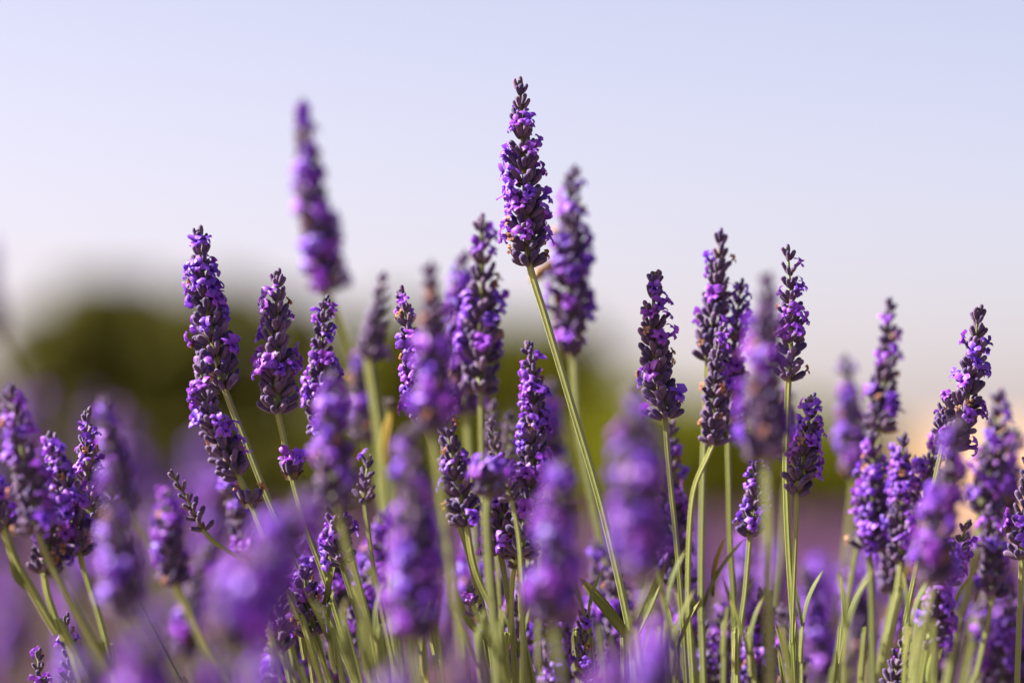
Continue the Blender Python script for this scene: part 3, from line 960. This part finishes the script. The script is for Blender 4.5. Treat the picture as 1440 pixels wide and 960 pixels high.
rng = random.Random(77)
for i in range(62):
    d = rng.uniform(1.32, 2.3)
    x = rng.uniform(-40, 1480)
    y = rng.uniform(700, 900) if x > 420 else rng.uniform(610, 850)
    if 1110 < x < 1210:
        y += 70
    ln = rng.uniform(0.032, 0.05) * FPX / d
    w = rng.uniform(0.011, 0.0145) * FPX / d
    lx = rng.uniform(-0.15, 0.2) * ln + (-0.12 * ln if x < 500 else 0.0)
    S((x + lx * -0.5, y), (x + lx * 0.5, y + ln), w, d, None, rng.uniform(0.2, 0.7), 'out of focus lavender spike low behind ' + zone(x), 200 + i, group='spikes low behind ' + zone(x), detail=False, bud=rng.random() < 0.15)
for i in range(46):
    d = rng.choice([rng.uniform(1.19, 1.26), rng.uniform(1.24, 1.42)])
    x = rng.uniform(380, 1450)
    y = rng.uniform(690, 880) if x < 1240 else rng.uniform(640, 850)
    if 1120 < x < 1200:
        y += 80
    ln = rng.uniform(0.026, 0.046) * FPX / d
    w = rng.uniform(0.0095, 0.0135) * FPX / d
    lx = rng.uniform(-0.22, 0.22) * ln + (-0.12 * ln if x < 600 else 0.05 * ln if x > 1100 else 0.0)
    S((x - lx * 0.5, y), (x + lx * 0.5, y + ln), w, d, None, rng.uniform(0.15, 0.75), 'slightly soft lavender spike in the clump behind ' + zone(x), 400 + i,
      group='soft spikes behind ' + zone(x), detail=False, bud=rng.random() < 0.2, stem_w=rng.uniform(6, 8.5))
# a taller clump behind on the left
LC = 'blurred lavender spike of the taller clump on the left, in front of the dark trees'
for i in range(26):
    d = rng.uniform(2.0, 3.0)
    x = rng.uniform(-60, 330)
    top = 520 + 0.25 * abs(x - 60)
    y = rng.uniform(top, top + 190)
    ln = rng.uniform(0.04, 0.055) * FPX / d
    w = rng.uniform(0.0125, 0.016) * FPX / d
    S((x - 4, y), (x + 5, y + ln), w, d, None, rng.uniform(0.3, 0.7), LC, 300 + i, group='taller clump behind on the left', detail=False)


# bare green stems between the flowers
def bare_stem(x0, y0, x1, y1, d, w, label, i):
    e_pts = [at(x0, y0, d), at((x0 + x1) / 2 - 3, (y0 + y1) / 2, d), at(x1, y1, d)]
    s = e_pts[-1] - e_pts[0]
    sl = max(-0.5, min(0.5, s.x / max(1e-3, -s.z)))
    b = e_pts[-1]
    e_pts.append(b + Vector((sl * 0.15, 0, -b.z * 0.45)))
    e_pts.append(Vector((b.x + sl * 0.22, b.y, -0.015)))
    org = Vector((b.x + sl * 0.22, b.y, 0))
    e = link('lavender_stalk', None)
    e.location = org
    tag(e, label, 'stalk', 'stalks: ' + label)
    mb = MB()
    sweep(mb, [p - org for p in catmull(e_pts, 6)], lambda u: 0.5 * w * d / FPX * (0.55 + 0.45 * min(1, u * 4)), SQUARE, 0, 0, 1, (i * 0.37) % 1)
    mb.build('stem', [M_STEM], e, smooth=False)
    top = e_pts[0]
    dr = (e_pts[0] - e_pts[1]).normalized()
    for q in ((-1, 1) if i % 5 < 2 else ()):
        leaf_mb(top - dr * 0.002, top + dr * 0.016 + Vector((q * 0.005, 0, 0)), 0.0013, 0.05 * q, org, (i * 0.61) % 1).build('leaf', [M_LEAF], e)
    return e


rs = random.Random(5)
for i in range(70):
    d = rs.choice([rs.uniform(1.02, 1.1), rs.uniform(1.12, 1.2), rs.uniform(1.2, 1.5)])
    x1 = rs.uniform(400, 1330)
    y0 = rs.uniform(850, 950)
    k = (x1 - 800) / 600.0
    bare_stem(x1 + k * 0.30 * (985 - y0) + rs.uniform(-8, 8) - 12, y0, x1, 985, d, rs.uniform(4.5, 7.5), ('bare green stalk with two tip leaves low beside ' if i % 5 < 2 else 'bare green stalk low beside ') + zone(x1), i)

# yellow leaf poking up behind the large foreground spike
e = sprig((548, 560), (545, 572), 8, 1.27, [(546, 640), (560, 800), (580, 970)], 0.0, 'blurred stalk ending in one bright yellow leaf', 95, bud=True,
          leaves=[((546, 660), (551, 578), 17, 0.04, 'y')], detail=False)


# ------------------------------------------------------------------ the bee on the blurred spike
def ellipsoid(mb, c, ax, ay, az, rx, ry, rz, mi=0, nu=10, nv=8, rnd=0.0):
    V, F, T = [], [], []
    for i in range(nv + 1):
        th = math.pi * i / nv
        for j in range(nu):
            ph = 2 * math.pi * j / nu
            V.append(c + ax * (rx * math.cos(th)) + ay * (ry * math.sin(th) * math.cos(ph)) + az * (rz * math.sin(th) * math.sin(ph)))
            T.append(i / nv)
    for i in range(nv):
        for j in range(nu):
            F.append((i * nu + j, i * nu + (j + 1) % nu, (i + 1) * nu + (j + 1) % nu, (i + 1) * nu + j))
    mb.add(V, F, T, rnd, mi)


def mat_bee():
    m, nt, out = newmat('bee_bands')
    L = nt.links.new
    ta = node(nt, 'ShaderNodeAttribute', attribute_name='t')
    rp = ramp(nt, [(0.0, (0.35, 0.16, 0.04)), (0.2, (0.40, 0.18, 0.04)), (0.3, (0.03, 0.015, 0.01)), (0.42, (0.40, 0.19, 0.05)), (0.55, (0.03, 0.015, 0.01)), (0.66, (0.34, 0.16, 0.05)), (0.8, (0.03, 0.015, 0.01)), (1.0, (0.02, 0.012, 0.01))])
    L(ta.outputs['Fac'], rp.inputs['Fac'])
    p = node(nt, 'ShaderNodeBsdfPrincipled')
    p.inputs['Roughness'].default_value = 0.45
    L(rp.outputs[0], p.inputs['Base Color'])
    L(p.outputs[0], out.inputs['Surface'])
    return m


M_BEE = mat_bee()
M_BEE_FUR = mat_simple('bee_fur', (0.12, 0.06, 0.02), (0.22, 0.12, 0.04), 900)
M_BEE_DARK = mat_simple('bee_dark', (0.02, 0.013, 0.01), (0.05, 0.03, 0.02), 500)
wm, nt, out = newmat('bee_wing')
gl = node(nt, 'ShaderNodeBsdfPrincipled')
gl.inputs['Base Color'].default_value = (0.55, 0.5, 0.45, 1)
gl.inputs['Roughness'].default_value = 0.25
tp = node(nt, 'ShaderNodeBsdfTransparent')
mx = node(nt, 'ShaderNodeMixShader')
mx.inputs[0].default_value = 0.35
nt.links.new(tp.outputs[0], mx.inputs[1])
nt.links.new(gl.outputs[0], mx.inputs[2])
nt.links.new(mx.outputs[0], out.inputs['Surface'])
M_WING = wm

BD = 1.257
bo = at(774, 374, BD)
bee = link('bee', None)
bee.location = bo
tag(bee, 'small amber and brown bee clinging to the side of the blurred tall spike', 'bee')
px = BD / FPX
ax = Vector((1, 0.1, 0.12)).normalized()
ay = Vector((0, 1, 0))
az = ax.cross(ay)
b = MB(); ellipsoid(b, Vector((0, 0, 0)), ax, ay, az, 9 * px, 8 * px, 8 * px); b.build('thorax', [M_BEE_FUR], bee)
b = MB(); ellipsoid(b, ax * 13 * px + Vector((0, 0, -1 * px)), ax, ay, az, 5 * px, 6 * px, 6 * px); hd = b.build('head', [M_BEE_DARK], bee)
for s in (-1, 1):
    b = MB(); ellipsoid(b, ax * 14 * px + ay * (s * 5 * px), az, ay, ax, 3.6 * px, 1.6 * px, 2.2 * px); b.build('eye', [M_BEE_DARK], hd)
    b = MB(); sweep(b, [ax * 16 * px + ay * s * 2 * px, ax * 20 * px + ay * s * 4 * px + Vector((0, 0, 4 * px)), ax * 25 * px + ay * s * 6 * px + Vector((0, 0, 3 * px))], lambda u: 0.6 * px, ROUND6); b.build('antenna', [M_BEE_DARK], hd)
ad = Vector((-0.72, -0.05, -0.68)).normalized()
az2 = ad.cross(ay)
b = MB(); ellipsoid(b, ad * 20 * px + Vector((-3 * px, 0, 2 * px)), ad, ay, az2, 15 * px, 8 * px, 8 * px, nu=12, nv=12); b.build('abdomen', [M_BEE], bee)
for s in (-1, 1):
    for q, (dx, dz, ln_) in enumerate(((6, -1.0, 16), (0, -1.1, 18), (-5, -1.2, 22))):
        st = ax * (dx * px) + ay * (s * 5 * px) - az * 0 + Vector((0, 0, -5 * px))
        kn = st + Vector(((-2 + dx * 0.6) * px, s * 7 * px, -6 * px))
        ft = kn + Vector(((4 + dx * 0.3) * px, s * -1 * px, -ln_ * 0.6 * px))
        b = MB(); sweep(b, [st, kn, ft], lambda u: 1.5 * px * (1.1 - 0.6 * u), ROUND6); b.build('leg', [M_BEE_DARK], bee)
    for q, (ln_, wd, up_) in enumerate(((30, 10, 8), (21, 8, 4))):
        base_ = ax * ((2 - 5 * q) * px) + ay * (s * 4 * px) + Vector((0, 0, 6 * px))
        dr = Vector((-0.92, s * 0.42, 0.22 - 0.1 * q)).normalized()
        sd = Vector((0.4, s * 0.9, 0.0)); sd = (sd - dr * sd.dot(dr)).normalized()
        V, F, T = [], [], []
        for i in range(7):
            u = i / 6
            w_ = wd * px * math.sin(math.pi * (0.08 + 0.84 * u)) ** 0.7
            V += [base_ + dr * (ln_ * px * u) + sd * (w_ * 0.5), base_ + dr * (ln_ * px * u) - sd * (w_ * 0.5)]
            T += [u, u]
        for i in range(6):
            F.append((2 * i, 2 * i + 1, 2 * i + 3, 2 * i + 2))
        b = MB(); b.add(V, F, T); b.build('wing', [M_WING], bee)
print('detail pieces', N_DETAIL[0], 'objects', len(bpy.data.objects), 'tris', sum(len(m.polygons) for m in bpy.data.meshes))
